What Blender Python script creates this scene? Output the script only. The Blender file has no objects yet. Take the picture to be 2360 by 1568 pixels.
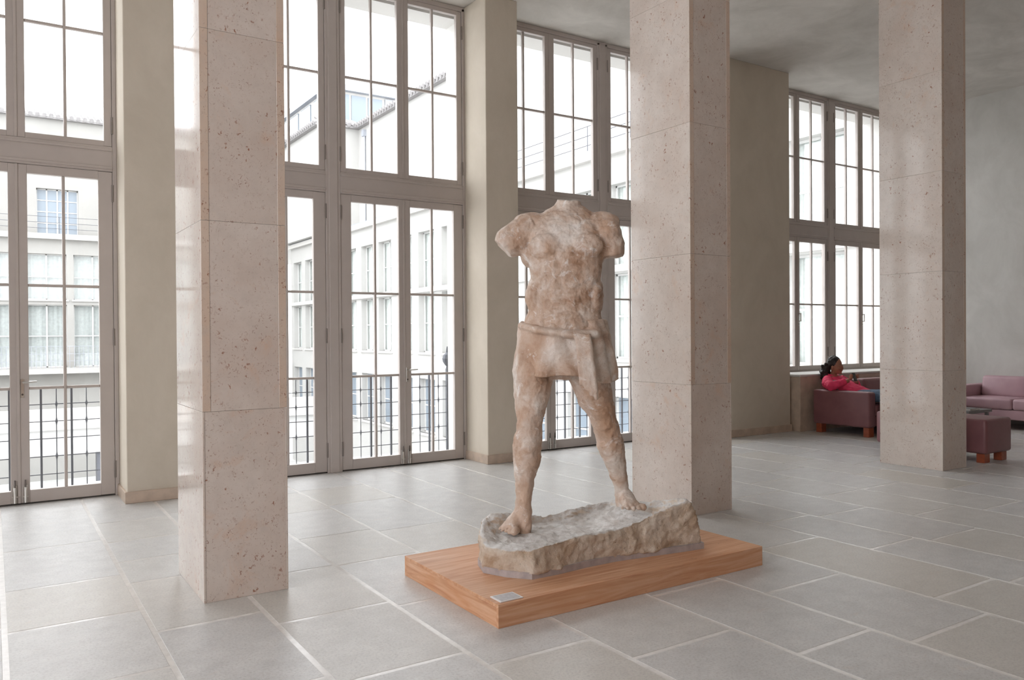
import bpy, bmesh, math, random
from mathutils import Vector, Matrix, noise
random.seed(7)
SC = bpy.context.scene
COL = SC.collection
R_ = math.radians

# ------------------------------------------------------------------ camera
def setup_camera():
    yaw, pitch, roll = R_(32.9588), R_(-0.3903), R_(-0.3824)
    fw = Vector((math.sin(yaw)*math.cos(pitch), math.cos(yaw)*math.cos(pitch), math.sin(pitch)))
    rt = Vector((math.cos(yaw), -math.sin(yaw), 0)); up = rt.cross(fw)
    r2 = rt*math.cos(roll) + up*math.sin(roll); u2 = up*math.cos(roll) - rt*math.sin(roll)
    m = Matrix((r2, u2, -fw)).transposed().to_4x4(); m.translation = (0, 0, 1.5)
    cam = bpy.data.cameras.new('camera'); cam.sensor_width = 36; cam.lens = 28.209
    cam.clip_end = 400
    o = bpy.data.objects.new('camera', cam); COL.objects.link(o); o.matrix_world = m
    SC.camera = o
setup_camera()

# ------------------------------------------------------------------ light
SKY = (0.975, 0.965, 1.0)
world = bpy.data.worlds.new('overcast_sky'); SC.world = world; world.use_nodes = True
bg = world.node_tree.nodes['Background']; bg.inputs[0].default_value = (*SKY, 1); bg.inputs[1].default_value = 1.0
SC.view_settings.view_transform = 'Standard'; SC.view_settings.look = 'None'
SC.view_settings.gamma = 1; SC.view_settings.use_curve_mapping = False
SC.view_settings.exposure = 2.5
SC.cycles.max_bounces = 8; SC.cycles.diffuse_bounces = 4; SC.cycles.glossy_bounces = 3
SC.cycles.adaptive_threshold = .05
SC.cycles.transparent_max_bounces = 24; SC.cycles.sample_clamp_indirect = 6

def portal(name, center, sx, sy, rot):
    l = bpy.data.lights.new(name, 'AREA'); l.shape = 'RECTANGLE'; l.size = sx; l.size_y = sy
    l.cycles.is_portal = True
    o = bpy.data.objects.new(name, l); COL.objects.link(o); o.location = center; o.rotation_euler = rot

# ------------------------------------------------------------------ layout constants (metres)
PITCH = 3.80
CEIL = 5.44
YP, YW, YO = 7.94, 8.44, 8.90       # pier face, window plane, outside face of the wall
XR = 13.90                          # right wall
XL, YB = -4.6, -4.2                 # left wall, wall behind the camera
WW = 3.36                           # window width
WIN_X = [1.45 + PITCH*k for k in (-1, 0, 1)] + [10.19]   # left edges of window_1 .. window_4

for i, x in enumerate([-2.35, 1.45, 5.25, 10.19]):
    portal('sky_portal', (x+WW/2, 8.58, 2.72), WW, 5.4, (R_(-90), 0, 0))
BACK_WIN = []
for x in BACK_WIN:
    portal('sky_portal', (x+1.3, YB-0.2, 3.3), 2.6, 3.6, (R_(90), 0, 0))
LEFT_FILL = [-2.4, 1.4]  # unseen openings in the left wall, added to light the columns from the side
for y in LEFT_FILL:
    portal('sky_portal', (XL-0.2, y+1.3, 3.0), 2.6, 4.6, (0, R_(-90), 0))

# ------------------------------------------------------------------ material helpers
class NT:
    def __init__(s, name):
        s.m = bpy.data.materials.new(name); s.m.use_nodes = True
        s.t = s.m.node_tree; s.n = s.t.nodes; s.l = s.t.links
        s.b = s.n['Principled BSDF']; s.out = s.n['Material Output']
    def new(s, typ, **kw):
        nd = s.n.new(typ)
        for k, v in kw.items():
            if k in nd.inputs: s.set(nd, k, v)
            else: setattr(nd, k, v)
        return nd
    def set(s, nd, k, v):
        if isinstance(v, bpy.types.NodeSocket): s.l.new(v, nd.inputs[k])
        else: nd.inputs[k].default_value = v
    def coord(s, scale=(1, 1, 1), rot=(0, 0, 0)):
        c = s.new('ShaderNodeTexCoord'); mp = s.new('ShaderNodeMapping')
        s.l.new(c.outputs['Object'], mp.inputs[0]); mp.inputs['Scale'].default_value = scale
        mp.inputs['Rotation'].default_value = rot
        return mp.outputs[0]
    def noise(s, vec, scale, detail=4, rough=.55, dist=0):
        n = s.new('ShaderNodeTexNoise'); s.l.new(vec, n.inputs['Vector'])
        n.inputs['Scale'].default_value = scale; n.inputs['Detail'].default_value = detail
        n.inputs['Roughness'].default_value = rough; n.inputs['Distortion'].default_value = dist
        return n.outputs['Fac']
    def ramp(s, fac, pts):
        r = s.new('ShaderNodeValToRGB'); s.l.new(fac, r.inputs[0]); e = r.color_ramp.elements
        while len(e) < len(pts): e.new(.5)
        for i, (p, c) in enumerate(pts):
            e[i].position = p; e[i].color = (*c, 1) if len(c) == 3 else c
        return r.outputs[0]
    def mix(s, fac, a, b, mode='MIX'):
        m = s.new('ShaderNodeMix', data_type='RGBA', blend_type=mode)
        for idx, v in ((0, fac), (6, a), (7, b)):
            if isinstance(v, bpy.types.NodeSocket): s.l.new(v, m.inputs[idx])
            elif idx == 0: m.inputs[0].default_value = v
            else: m.inputs[idx].default_value = (*v, 1) if len(v) == 3 else v
        return m.outputs[2]
    def bump(s, fac, strength, dist=.01):
        b = s.new('ShaderNodeBump'); s.l.new(fac, b.inputs['Height'])
        b.inputs['Strength'].default_value = strength; b.inputs['Distance'].default_value = dist
        s.l.new(b.outputs[0], s.b.inputs['Normal'])
    def fin(s, color=None, rough=None, metal=None, ior=None, spec=None):
        for k, v in (('Base Color', color), ('Roughness', rough), ('Metallic', metal), ('IOR', ior), ('Specular IOR Level', spec)):
            if v is None: continue
            if isinstance(v, bpy.types.NodeSocket): s.l.new(v, s.b.inputs[k])
            elif k == 'Base Color': s.b.inputs[k].default_value = (*v, 1)
            else: s.b.inputs[k].default_value = v
        return s.m
BLACK, WHITE = (0, 0, 0), (1, 1, 1)
M = {}
def build_materials():
    def plain(name, c, r, metal=0, var=.06, scale=6, bump=0, bscale=60):
        t = NT(name); v = t.coord(); f = t.noise(v, scale)
        lo = tuple(x*(1-var) for x in c); hi = tuple(min(1, x*(1+var)) for x in c)
        if bump: t.bump(t.noise(v, bscale, 3), bump, .004)
        M[name] = t.fin(t.ramp(f, [(.3, lo), (.7, hi)]), r, metal)
    # polished shelly limestone of the columns
    for name, base, hi_, spot in (('limestone', (.61, .515, .45), (.70, .635, .58), (.30, .13, .075)),
                                  ('limestone_edge', (.62, .46, .35), (.68, .56, .46), (.28, .12, .07))):
        t = NT(name); v = t.coord(); inf = t.new('ShaderNodeObjectInfo')
        ofs = t.new('ShaderNodeVectorMath', operation='ADD'); t.l.new(v, ofs.inputs[0])
        sc = t.new('ShaderNodeVectorMath', operation='SCALE'); sc.inputs[0].default_value = (7, 5, 3)
        t.l.new(inf.outputs['Random'], sc.inputs['Scale']); t.l.new(sc.outputs[0], ofs.inputs[1]); vo = ofs.outputs[0]
        c = t.ramp(t.noise(vo, 2.2, 6, .62), [(.3, base), (.68, hi_)])
        c = t.mix(t.ramp(t.noise(vo, 3.4, 5, .7, .6), [(.58, BLACK), (.74, (.55,)*3)]), c, (.66, .43, .29))
        c = t.mix(t.ramp(inf.outputs['Random'], [(0, BLACK), (1, (.22,)*3)]), c, (.62, .56, .50))
        nz = t.new('ShaderNodeTexNoise'); t.l.new(vo, nz.inputs['Vector']); nz.inputs['Scale'].default_value = 38; nz.inputs['Detail'].default_value = 3
        wob = t.new('ShaderNodeVectorMath', operation='MULTIPLY_ADD'); t.l.new(nz.outputs['Color'], wob.inputs[0]); wob.inputs[1].default_value = (.075,)*3; t.l.new(vo, wob.inputs[2])
        st = t.new('ShaderNodeMapping'); t.l.new(wob.outputs[0], st.inputs[0]); st.inputs['Scale'].default_value = (1.5, 1.5, .75); st.inputs['Rotation'].default_value = (.45, .55, 0)
        vo2 = t.new('ShaderNodeTexVoronoi', feature='F1'); t.l.new(st.outputs[0], vo2.inputs['Vector']); vo2.inputs['Scale'].default_value = 15
        vo2.inputs['Randomness'].default_value = 1
        near = t.ramp(vo2.outputs['Distance'], [(.08, WHITE), (.21, BLACK)])
        gate = t.ramp(t.noise(vo, 5, 3), [(.45, BLACK), (.55, WHITE)])
        c = t.mix(t.mix(1.0, near, gate, 'MULTIPLY'), c, spot)
        fine = t.ramp(t.noise(st.outputs[0], 48, 3, .6), [(.60, BLACK), (.70, (.6,)*3)])
        c = t.mix(fine, c, (.36, .22, .16))
        grey = t.ramp(t.noise(vo, 9, 6, .7), [(.45, BLACK), (.72, (.5,)*3)]); c = t.mix(grey, c, (.55, .49, .44))
        v3 = t.new('ShaderNodeTexVoronoi', feature='F1'); t.l.new(st.outputs[0], v3.inputs['Vector']); v3.inputs['Scale'].default_value = 34
        c = t.mix(t.mix(1.0, t.ramp(v3.outputs['Distance'], [(.10, (.85,)*3), (.24, BLACK)]), t.ramp(t.noise(vo, 8, 3), [(.46, BLACK), (.58, WHITE)]), 'MULTIPLY'), c, (.27, .14, .10))
        t.bump(t.noise(vo, 90, 2), .02, .002)
        M[name] = t.fin(c, .08, 0, 1.4)
    # floor slabs
    t = NT('floor_stone'); inf = t.new('ShaderNodeObjectInfo'); gc = t.new('ShaderNodeNewGeometry')
    mp = t.new('ShaderNodeMapping'); t.l.new(gc.outputs['Position'], mp.inputs[0]); v = mp.outputs[0]
    mp2 = t.new('ShaderNodeMapping'); t.l.new(gc.outputs['Position'], mp2.inputs[0]); mp2.inputs['Scale'].default_value = (1, 2.2, 1); st = mp2.outputs[0]
    c = t.ramp(t.noise(v, 7, 6, .65), [(.3, (.55, .55, .545)), (.7, (.68, .68, .67))])
    c = t.mix(t.ramp(inf.outputs['Random'], [(0, BLACK), (.55, (.05,)*3), (1, (.55,)*3)]), c, (.62, .575, .49))
    c = t.mix(t.ramp(t.noise(st, 4, 5, .7, .4), [(.62, BLACK), (.74, (.35,)*3)]), c, (.60, .48, .38))
    c = t.mix(t.ramp(t.noise(v, 75, 4, .75), [(.47, BLACK), (.66, (.6,)*3)]), c, (.40, .385, .375))
    c = t.mix(t.ramp(t.noise(st, 13, 6, .8, .6), [(.50, BLACK), (.72, (.30,)*3)]), c, (.50, .46, .43))
    c = t.mix(t.ramp(t.noise(st, 30, 5, .75, 1.2), [(.74, BLACK), (.84, (.3,)*3)]), c, (.26, .245, .23))
    t.bump(t.noise(v, 110, 5, .75), .16, .004)
    M['floor_stone'] = t.fin(c, t.ramp(t.noise(v, 12, 4), [(.3, (.29,)*3), (.7, (.41,)*3)]), 0, 1.5)
    t = NT('grout'); v = t.coord(); t.bump(t.noise(v, 40, 3), .2, .004)
    M['grout'] = t.fin(t.ramp(t.noise(v, 20, 4), [(.3, (.70, .68, .655)), (.7, (.82, .80, .77))]), .22)
    # plaster
    for name, a, b in (('pier_plaster', (.57, .51, .42), (.67, .605, .51)), ('wall_plaster', (.54, .53, .50), (.68, .67, .64)),
                       ('ceiling_plaster', (.52, .495, .455), (.74, .71, .665))):
        t = NT(name); v = t.coord((1, 1, .7)); f = t.noise(v, 1.6 if name != 'ceiling_plaster' else 1.1, 7, .68, .5)
        t.bump(t.noise(v, 30, 5, .7), .12, .01)
        M[name] = t.fin(t.ramp(f, [(.28, a), (.72, b)]), .85)
    plain('bounce_brown', (.44, .26, .15), .5, var=.2, scale=3)  # brown given to the unseen rear wall to warm the bounced light
    plain('reveal_stone', (.72, .71, .69), .85, var=.04, scale=2)
    plain('baseboard_stone', (.56, .45, .36), .35, var=.14, scale=9)
    plain('paint', (.49, .44, .41), .42, var=.03)
    plain('gasket', (.05, .045, .04), .6)
    plain('steel', (.62, .60, .57), .28, 1)
    plain('dark_steel', (.16, .14, .13), .4, .8)
    plain('iron', (.10, .105, .12), .5, .4)
    # window glass: clear sheet with a surface reflection
    t = NT('glass'); tr = t.new('ShaderNodeBsdfTransparent'); tr.inputs[0].default_value = (.96, .975, .97, 1)
    gl = t.new('ShaderNodeBsdfGlossy'); gl.inputs['Roughness'].default_value = .02
    lw = t.new('ShaderNodeLayerWeight'); lw.inputs[0].default_value = .5
    pw = t.new('ShaderNodeMath', operation='POWER'); t.l.new(lw.outputs['Facing'], pw.inputs[0]); pw.inputs[1].default_value = 5
    fr = t.new('ShaderNodeMath', operation='MULTIPLY_ADD'); t.l.new(pw.outputs[0], fr.inputs[0]); fr.inputs[1].default_value = .90; fr.inputs[2].default_value = .04
    mx = t.new('ShaderNodeMixShader'); t.l.new(fr.outputs[0], mx.inputs[0]); t.l.new(tr.outputs[0], mx.inputs[1]); t.l.new(gl.outputs[0], mx.inputs[2])
    t.l.new(mx.outputs[0], t.out.inputs[0]); M['glass'] = t.m
    # plywood dais
    for name, sc_ in (('plywood', (1.1, 16, 16)), ('plywood_end', (9, 1.6, 20))):
        t = NT(name); v = t.coord(sc_); f = t.noise(v, 1.5, 6, .6, 1.2)
        c = t.ramp(f, [(.28, (.52, .24, .125)), (.5, (.66, .37, .215)), (.72, (.77, .51, .345))])
        big = t.noise(t.coord((.8, 1.5, 1.5)), 1.6, 3)
        c = t.mix(t.ramp(big, [(.4, BLACK), (.7, (.5,)*3)]), c, (.62, .26, .10))
        k = t.ramp(t.noise(t.coord((1, 2.2, 2.2)), 9, 4, .7), [(.68, BLACK), (.78, (.7,)*3)])
        c = t.mix(k, c, (.23, .10, .06))
        t.bump(f, .15, .003)
        M[name] = t.fin(c, .5)
    # old patched plaster of the sculpture
    t = NT('aged_plaster'); v = t.coord()
    c = t.ramp(t.noise(v, 4.2, 6, .66, .5), [(.32, (.36, .21, .13)), (.45, (.53, .39, .30)), (.58, (.68, .60, .53)), (.72, (.83, .80, .76))])
    c = t.mix(t.ramp(t.noise(v, 1.9, 4, .6), [(.46, BLACK), (.66, (.7,)*3)]), c, (.50, .31, .20))
    c = t.mix(t.ramp(t.noise(v, 11, 5, .7, .8), [(.57, BLACK), (.68, (.75,)*3)]), c, (.80, .77, .74))
    c = t.mix(t.ramp(t.noise(v, 44, 4, .7), [(.62, BLACK), (.74, (.7,)*3)]), c, (.26, .15, .10))
    t.bump(t.noise(v, 34, 6, .7), .5, .012)
    M['aged_plaster'] = t.fin(c, .48)
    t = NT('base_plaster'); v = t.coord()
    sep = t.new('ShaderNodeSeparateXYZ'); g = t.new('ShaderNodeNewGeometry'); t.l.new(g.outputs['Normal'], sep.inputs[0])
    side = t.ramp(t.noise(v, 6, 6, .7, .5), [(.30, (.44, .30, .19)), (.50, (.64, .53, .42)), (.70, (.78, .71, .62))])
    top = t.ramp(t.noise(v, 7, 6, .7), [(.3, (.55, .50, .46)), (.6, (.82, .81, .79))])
    c = t.mix(t.ramp(sep.outputs['Z'], [(.55, BLACK), (.85, WHITE)]), side, top)   # paler colour on upward-facing parts
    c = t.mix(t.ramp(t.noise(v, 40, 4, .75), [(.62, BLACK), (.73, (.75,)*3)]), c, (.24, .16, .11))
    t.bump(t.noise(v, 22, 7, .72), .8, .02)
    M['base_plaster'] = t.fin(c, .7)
    plain('grey_board', (.42, .37, .36), .6, var=.2, scale=14)
    plain('placard_white', (.80, .80, .80), .4)
    plain('placard_print', (.55, .55, .57), .4, var=.12, scale=60)
    t = NT('leather'); v = t.coord(); t.bump(t.noise(v, 120, 3), .12, .002)
    M['leather'] = t.fin(t.ramp(t.noise(v, 5, 3), [(.3, (.20, .082, .09)), (.7, (.24, .105, .112))]), .42)  # shade put into this darker copy of the sofa leather
    t = NT('lit_leather'); v = t.coord(); t.bump(t.noise(v, 120, 3), .12, .002)
    M['lit_leather'] = t.fin(t.ramp(t.noise(v, 5, 3), [(.3, (.46, .29, .33)), (.7, (.52, .34, .38))]), .42)  # same leather as above, window light painted into a paler tone
    plain('cherry_wood', (.32, .075, .03), .4, var=.2, scale=20)
    plain('table_grey', (.16, .15, .15), .5)
    plain('paper', (.75, .74, .71), .6)
    plain('skin', (.36, .16, .10), .5)
    plain('hair', (.016, .010, .009), .5, bump=.5, bscale=80)
    plain('shirt', (.78, .045, .13), .8, var=.15, bump=.3, bscale=25)
    plain('denim', (.10, .15, .22), .85, var=.2, scale=30)
    plain('black_cloth', (.02, .02, .025), .7)
    plain('phone_black', (.02, .02, .02), .25)
    plain('sandal', (.42, .27, .12), .6)
    # outside
    plain('facade', (.42, .415, .40), .85, var=.04, scale=.6)
    plain('facade_trim', (.50, .49, .47), .8, var=.03)
    plain('far_facade', (.30, .295, .28), .85, var=.05, scale=.6)
    plain('far_trim', (.38, .375, .36), .8)
    plain('far_curtain', (.42, .43, .43), .9, var=.1, scale=6)
    plain('hinge_metal', (.22, .19, .17), .5)
    plain('far_frame', (.52, .52, .51), .6)
    plain('curtain', (.62, .63, .62), .9, var=.1, scale=9)
    t = NT('far_glass'); M['far_glass'] = t.fin((.20, .24, .28), .06)
    plain('roof_tile', (.26, .25, .25), .8, var=.15, scale=4)
    plain('zinc', (.34, .36, .40), .5, .3)
    plain('pavement', (.46, .46, .45), .9, var=.1, scale=.7)
    plain('asphalt', (.20, .20, .21), .9)
    plain('kerb', (.66, .65, .63), .9)
    plain('leaf', (.07, .13, .04), .7, var=.3, scale=30)
    plain('blue_paint', (.05, .09, .35), .5)
build_materials()

# ------------------------------------------------------------------ mesh helpers
class MB:
    """collects vertices and faces (world metres) and links them as one mesh object"""
    def __init__(s): s.v = []; s.f = []
    def add(s, vs, fs):
        b = len(s.v); s.v += [tuple(v) for v in vs]; s.f += [tuple(i+b for i in f) for f in fs]; return s
    def box(s, x0, x1, y0, y1, z0, z1):
        v = [(x, y, z) for z in (z0, z1) for y in (y0, y1) for x in (x0, x1)]
        return s.add(v, [(0, 2, 3, 1), (4, 5, 7, 6), (0, 1, 5, 4), (2, 6, 7, 3), (0, 4, 6, 2), (1, 3, 7, 5)])
    def cbox(s, x0, x1, y0, y1, z0, z1, c):
        """box with chamfered edges"""
        bm = bmesh.new(); r = bmesh.ops.create_cube(bm, size=1)
        for v in bm.verts:
            v.co = ((x0+x1)/2+v.co.x*(x1-x0), (y0+y1)/2+v.co.y*(y1-y0), (z0+z1)/2+v.co.z*(z1-z0))
        bmesh.ops.bevel(bm, geom=bm.edges[:], offset=c, segments=1, affect='EDGES')
        return s.bm(bm)
    def rbox(s, x0, x1, y0, y1, z0, z1, r, seg=4, puff=0):
        bm = bmesh.new(); bmesh.ops.create_cube(bm, size=1)
        for v in bm.verts:
            v.co = ((x0+x1)/2+v.co.x*(x1-x0), (y0+y1)/2+v.co.y*(y1-y0), (z0+z1)/2+v.co.z*(z1-z0))
        bmesh.ops.bevel(bm, geom=bm.edges[:], offset=r, segments=seg, profile=.5, affect='EDGES')
        return s.bm(bm)
    def bm(s, bm):
        bm.verts.ensure_lookup_table(); bm.verts.index_update()
        s.add([v.co[:] for v in bm.verts], [[v.index for v in f.verts] for f in bm.faces]); bm.free(); return s
    def cyl(s, a, b, ra, rb=None, n=10, cap=True):
        rb = ra if rb is None else rb; a = Vector(a); b = Vector(b); d = (b-a).normalized()
        u = d.cross(Vector((0, 0, 1)) if abs(d.z) < .9 else Vector((1, 0, 0))).normalized(); w = d.cross(u)
        vs = []
        for c, r in ((a, ra), (b, rb)):
            for i in range(n):
                t = 2*math.pi*i/n; vs.append(c+(u*math.cos(t)+w*math.sin(t))*r)
        fs = [(i, (i+1) % n, n+(i+1) % n, n+i) for i in range(n)]
        if cap: fs += [tuple(range(n))[::-1], tuple(range(n, 2*n))]
        return s.add(vs, fs)
    def lathe(s, c, prof, n=12):
        """prof: (radius, z) list around the vertical axis through c"""
        vs = []; fs = []; m = len(prof)
        for r, z in prof:
            for i in range(n):
                t = 2*math.pi*i/n; vs.append((c[0]+r*math.cos(t), c[1]+r*math.sin(t), c[2]+z))
        for k in range(m-1):
            for i in range(n):
                j = (i+1) % n; fs.append((k*n+i, k*n+j, (k+1)*n+j, (k+1)*n+i))
        fs += [tuple(range(n))[::-1], tuple(range((m-1)*n, m*n))]
        return s.add(vs, fs)
    def ell(s, c, r, rot=None, n=16, m=10):
        vs = []; fs = []; c = Vector(c)
        def p(th, ph):
            q = Vector((r[0]*math.sin(ph)*math.cos(th), r[1]*math.sin(ph)*math.sin(th), r[2]*math.cos(ph)))
            return c + (rot @ q if rot is not None else q)
        vs.append(p(0, 0))
        for k in range(1, m):
            for i in range(n): vs.append(p(2*math.pi*i/n, math.pi*k/m))
        vs.append(p(0, math.pi))
        for i in range(n): fs.append((0, 1+i, 1+(i+1) % n))
        for k in range(m-2):
            for i in range(n):
                a = 1+k*n+i; b = 1+k*n+(i+1) % n; fs.append((a, a+n, b+n, b))
        L = len(vs)-1
        for i in range(n): fs.append((L, 1+(m-2)*n+(i+1) % n, 1+(m-2)*n+i))
        return s.add(vs, fs)
    def tube(s, pts, n=14, up=(0, 0, 1)):
        """closed tube through (pos, ru, rw); ru along the horizontal side axis, rw across it"""
        vs = []; fs = []; P = [Vector(p[0]) for p in pts]; m = len(pts)
        u = None
        for k in range(m):
            d = (P[min(k+1, m-1)]-P[max(k-1, 0)]).normalized()
            if u is None:
                ref = Vector(up)
                if abs(d.dot(ref)) > .9: ref = Vector((0, 1, 0))
                u = d.cross(ref).normalized()
            u = (u-d*u.dot(d)).normalized(); w = u.cross(d)
            for i in range(n):
                t = 2*math.pi*i/n; vs.append(P[k]+u*math.cos(t)*pts[k][1]+w*math.sin(t)*pts[k][2])
        for k in range(m-1):
            for i in range(n):
                j = (i+1) % n; fs.append((k*n+i, k*n+j, (k+1)*n+j, (k+1)*n+i))
        fs += [tuple(range(n))[::-1], tuple(range((m-1)*n, m*n))]
        return s.add(vs, fs)
    def rings(s, R, cap=True):
        n = len(R[0]); vs = [p for r in R for p in r]; fs = []
        for k in range(len(R)-1):
            for i in range(n):
                j = (i+1) % n; fs.append((k*n+i, k*n+j, (k+1)*n+j, (k+1)*n+i))
        if cap: fs += [tuple(range(n))[::-1], tuple(range((len(R)-1)*n, len(R)*n))]
        return s.add(vs, fs)
    def mesh(s, name, smooth=False, fix=True):
        me = bpy.data.meshes.new(name); me.from_pydata(s.v, [], s.f); me.update()
        if fix:
            bm = bmesh.new(); bm.from_mesh(me); bmesh.ops.recalc_face_normals(bm, faces=bm.faces[:]); bm.to_mesh(me); bm.free()
        if smooth:
            for p in me.polygons: p.use_smooth = True
        return me
    def build(s, name, mat, parent=None, smooth=False, **kw):
        return link(name, s.mesh(name, smooth), mat, parent, **kw)

def link(name, me, mat, parent=None, loc=None, **props):
    o = bpy.data.objects.new(name, me); COL.objects.link(o)
    if mat and not me.materials: me.materials.append(M[mat])
    if parent:
        o.parent = parent
        if loc is None: o.matrix_parent_inverse = Matrix.Translation(-world_loc(parent))
    if loc is not None: o.location = loc
    for k, v in props.items(): o[k] = v
    return o
def world_loc(o):
    v = Vector(o.location)
    if o.parent:
        v = v + o.matrix_parent_inverse.translation + world_loc(o.parent)
    return v
def thing(name, loc, label=None, cat=None, group=None, kind=None):
    o = bpy.data.objects.new(name, None); COL.objects.link(o); o.location = loc; o.empty_display_size = .1
    for k, v in (('label', label), ('category', cat), ('group', group), ('kind', kind)):
        if v: o[k] = v
    return o
def autosmooth(o, ang=35):
    me = o.data
    for p in me.polygons: p.use_smooth = True
    bm = bmesh.new(); bm.from_mesh(me)
    for e in bm.edges:
        e.smooth = len(e.link_faces) == 2 and e.calc_face_angle(0) < R_(ang)
    bm.to_mesh(me); bm.free(); return o
def sculpt(mb, voxel, smooth=3, disp=(), name='sculpt'):
    """fuse overlapping closed shapes into one continuous surface and roughen it"""
    me = mb.mesh(name); o = bpy.data.objects.new(name, me); COL.objects.link(o)
    r = o.modifiers.new('r', 'REMESH'); r.mode = 'VOXEL'; r.voxel_size = voxel
    if smooth:
        sm = o.modifiers.new('s', 'SMOOTH'); sm.iterations = smooth; sm.factor = .5
    for size, strength in disp:
        tx = bpy.data.textures.new('lump', 'CLOUDS'); tx.noise_scale = size; tx.noise_depth = 3
        d = o.modifiers.new('d', 'DISPLACE'); d.texture = tx; d.strength = strength; d.mid_level = .5; d.texture_coords = 'GLOBAL'
    dg = bpy.context.evaluated_depsgraph_get(); out = bpy.data.meshes.new_from_object(o.evaluated_get(dg))
    bpy.data.objects.remove(o); bpy.data.meshes.remove(me)
    for p in out.polygons: p.use_smooth = True
    out.name = name
    return out

# ------------------------------------------------------------------ floor
def build_floor():
    mb = MB().box(XL, XR, YB, 8.5, -.12, -.0012)
    fl = mb.build('floor', 'grout'); fl['kind'] = 'structure'; fl['label'] = 'grey stone slab floor with pale joints'
    known_x = [-1.82, -1.2, -.58, .04, .68, 1.23, 1.87, 2.46, 3.135, 3.71, 4.43, 5.08, 5.63, 6.29, 6.97]
    xs = [XL]; x = XL
    while x < -2.5: x += .62; xs.append(x)
    xs = [v for v in xs if v < -2.2] + known_x
    while xs[-1] < XR-.7: xs.append(xs[-1]+random.choice([.58, .64, .68]))
    xs[-1] = XR
    known = {.04: [6.62, 5.58, 4.80, 3.9, 3.1], .68: [7.2, 6.5, 5.9, 5.35, 4.4, 3.4], 1.23: [7.3, 6.35, 5.03, 4.165, 3.3], 1.87: [7.55, 6.7, 5.8, 5.0, 4.07, 3.1],
             3.135: [4.6, 3.4, 2.41], 3.71: [4.9, 4.0, 3.075, 2.2], 4.43: [4.7, 3.72, 2.49], 5.08: [5.1, 4.206, 3.3, 2.4], 5.63: [5.0, 4.115, 3.2]}
    rest = MB(); g = .0135; cache = {}
    for a, b in zip(xs, xs[1:]):
        ys = known.get(a)
        if ys is None:
            ys = []; y = 8.46-random.uniform(.4, 1.1)
            while y > 1.5: ys.append(y); y -= random.choice([.78, .9, 1.0, 1.12])
        ys = [8.46]+[v for v in ys]
        y = ys[-1]
        while y > YB+1.2: y -= random.choice([.8, .95, 1.1]); ys.append(y)
        ys.append(YB)
        for y1, y0 in zip(ys, ys[1:]):
            visible = y1 > 1.7 and b > -1.3 and (a - y1*.03) < 14
            visible = visible and (b > -.25*y1-.2)
            key = (round(b-a, 3), round(y1-y0, 3)); dx, dy = b-a, y1-y0
            if visible:
                if key not in cache:
                    cache[key] = MB().cbox(g, dx-g, g, dy-g, -.05, 0, .0012).mesh('floor_slab')
                    cache[key].materials.append(M['floor_stone'])
                link('floor_slab', cache[key], None, fl, loc=(a, y0, 0))
            else: rest.box(a+g, b-g, y0+g, y1-g, -.05, 0)
    rest.build('floor_slabs_beyond', 'floor_stone', fl, kind='stuff')
build_floor()

# ------------------------------------------------------------------ shell
def build_shell():
    c = MB().box(XL-.3, XR+.3, YB-.3, YO, CEIL, CEIL+.3).build('ceiling', 'ceiling_plaster'); c['kind'] = 'structure'; c['label'] = 'mottled grey plaster ceiling'
    w = MB().box(XR, XR+.3, YB, YO, -.1, CEIL).build('wall_right', 'wall_plaster'); w['kind'] = 'structure'; w['label'] = 'bare grey plaster end wall behind the paler sofa'
    # window wall
    w = thing('wall_back', (0, YO, 0), 'beige plaster piers between tall glazed doors', None, None, 'structure')
    edges = [(XL, -2.35), (1.01, 1.45), (4.81, 5.25), (8.61, 10.19), (13.55, XR)]
    for a, b in edges:
        p = MB().cbox(a, b, YP, YW+.10, -.05, CEIL, .006).build('pier', 'pier_plaster', w)
        MB().box(a, b, YW+.10, YO, -1, CEIL+1).build('outer_pier', 'reveal_stone', w)
        if b > -4 and a < 13:
            t = .02
            q = MB().cbox(a-t*(a > XL), b+t, YP-t, YW-.01, 0, .105, .004)
            q.build('baseboard', 'baseboard_stone', w)
    for x in WIN_X:
        MB().box(x, x+WW, YW+.12, YO, 5.33, CEIL+1).build('lintel', 'reveal_stone', w)
    MB().box(10.19, 13.55, YW+.02, YO, -.5, .84).build('parapet', 'facade', w)
    # left wall with openings added for side light, solid wall behind the camera
    m = MB(); prev = YB
    for y in LEFT_FILL: m.box(XL-.3, XL, prev, y, -.1, CEIL); m.box(XL-.3, XL, y, y+2.6, -.1, .7); m.box(XL-.3, XL, y, y+2.6, 5.3, CEIL); prev = y+2.6
    m.box(XL-.3, XL, prev, YO, -.1, CEIL)
    o = m.build('wall_left', 'wall_plaster'); o['kind'] = 'structure'; o['label'] = 'plaster side wall with unseen openings added for light, left of the view'
    m = MB(); prev = XL
    for x in BACK_WIN: m.box(prev, x, YB-.3, YB, -.1, CEIL); m.box(x, x+2.6, YB-.3, YB, -.1, 1.5); m.box(x, x+2.6, YB-.3, YB, 5.1, CEIL); prev = x+2.6
    m.box(prev, XR, YB-.3, YB, -.1, CEIL)
    o = m.build('wall_front', 'bounce_brown'); o['kind'] = 'structure'; o['label'] = 'unseen wall behind the viewer, coloured brown for warm bounce light'
build_shell()

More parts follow.
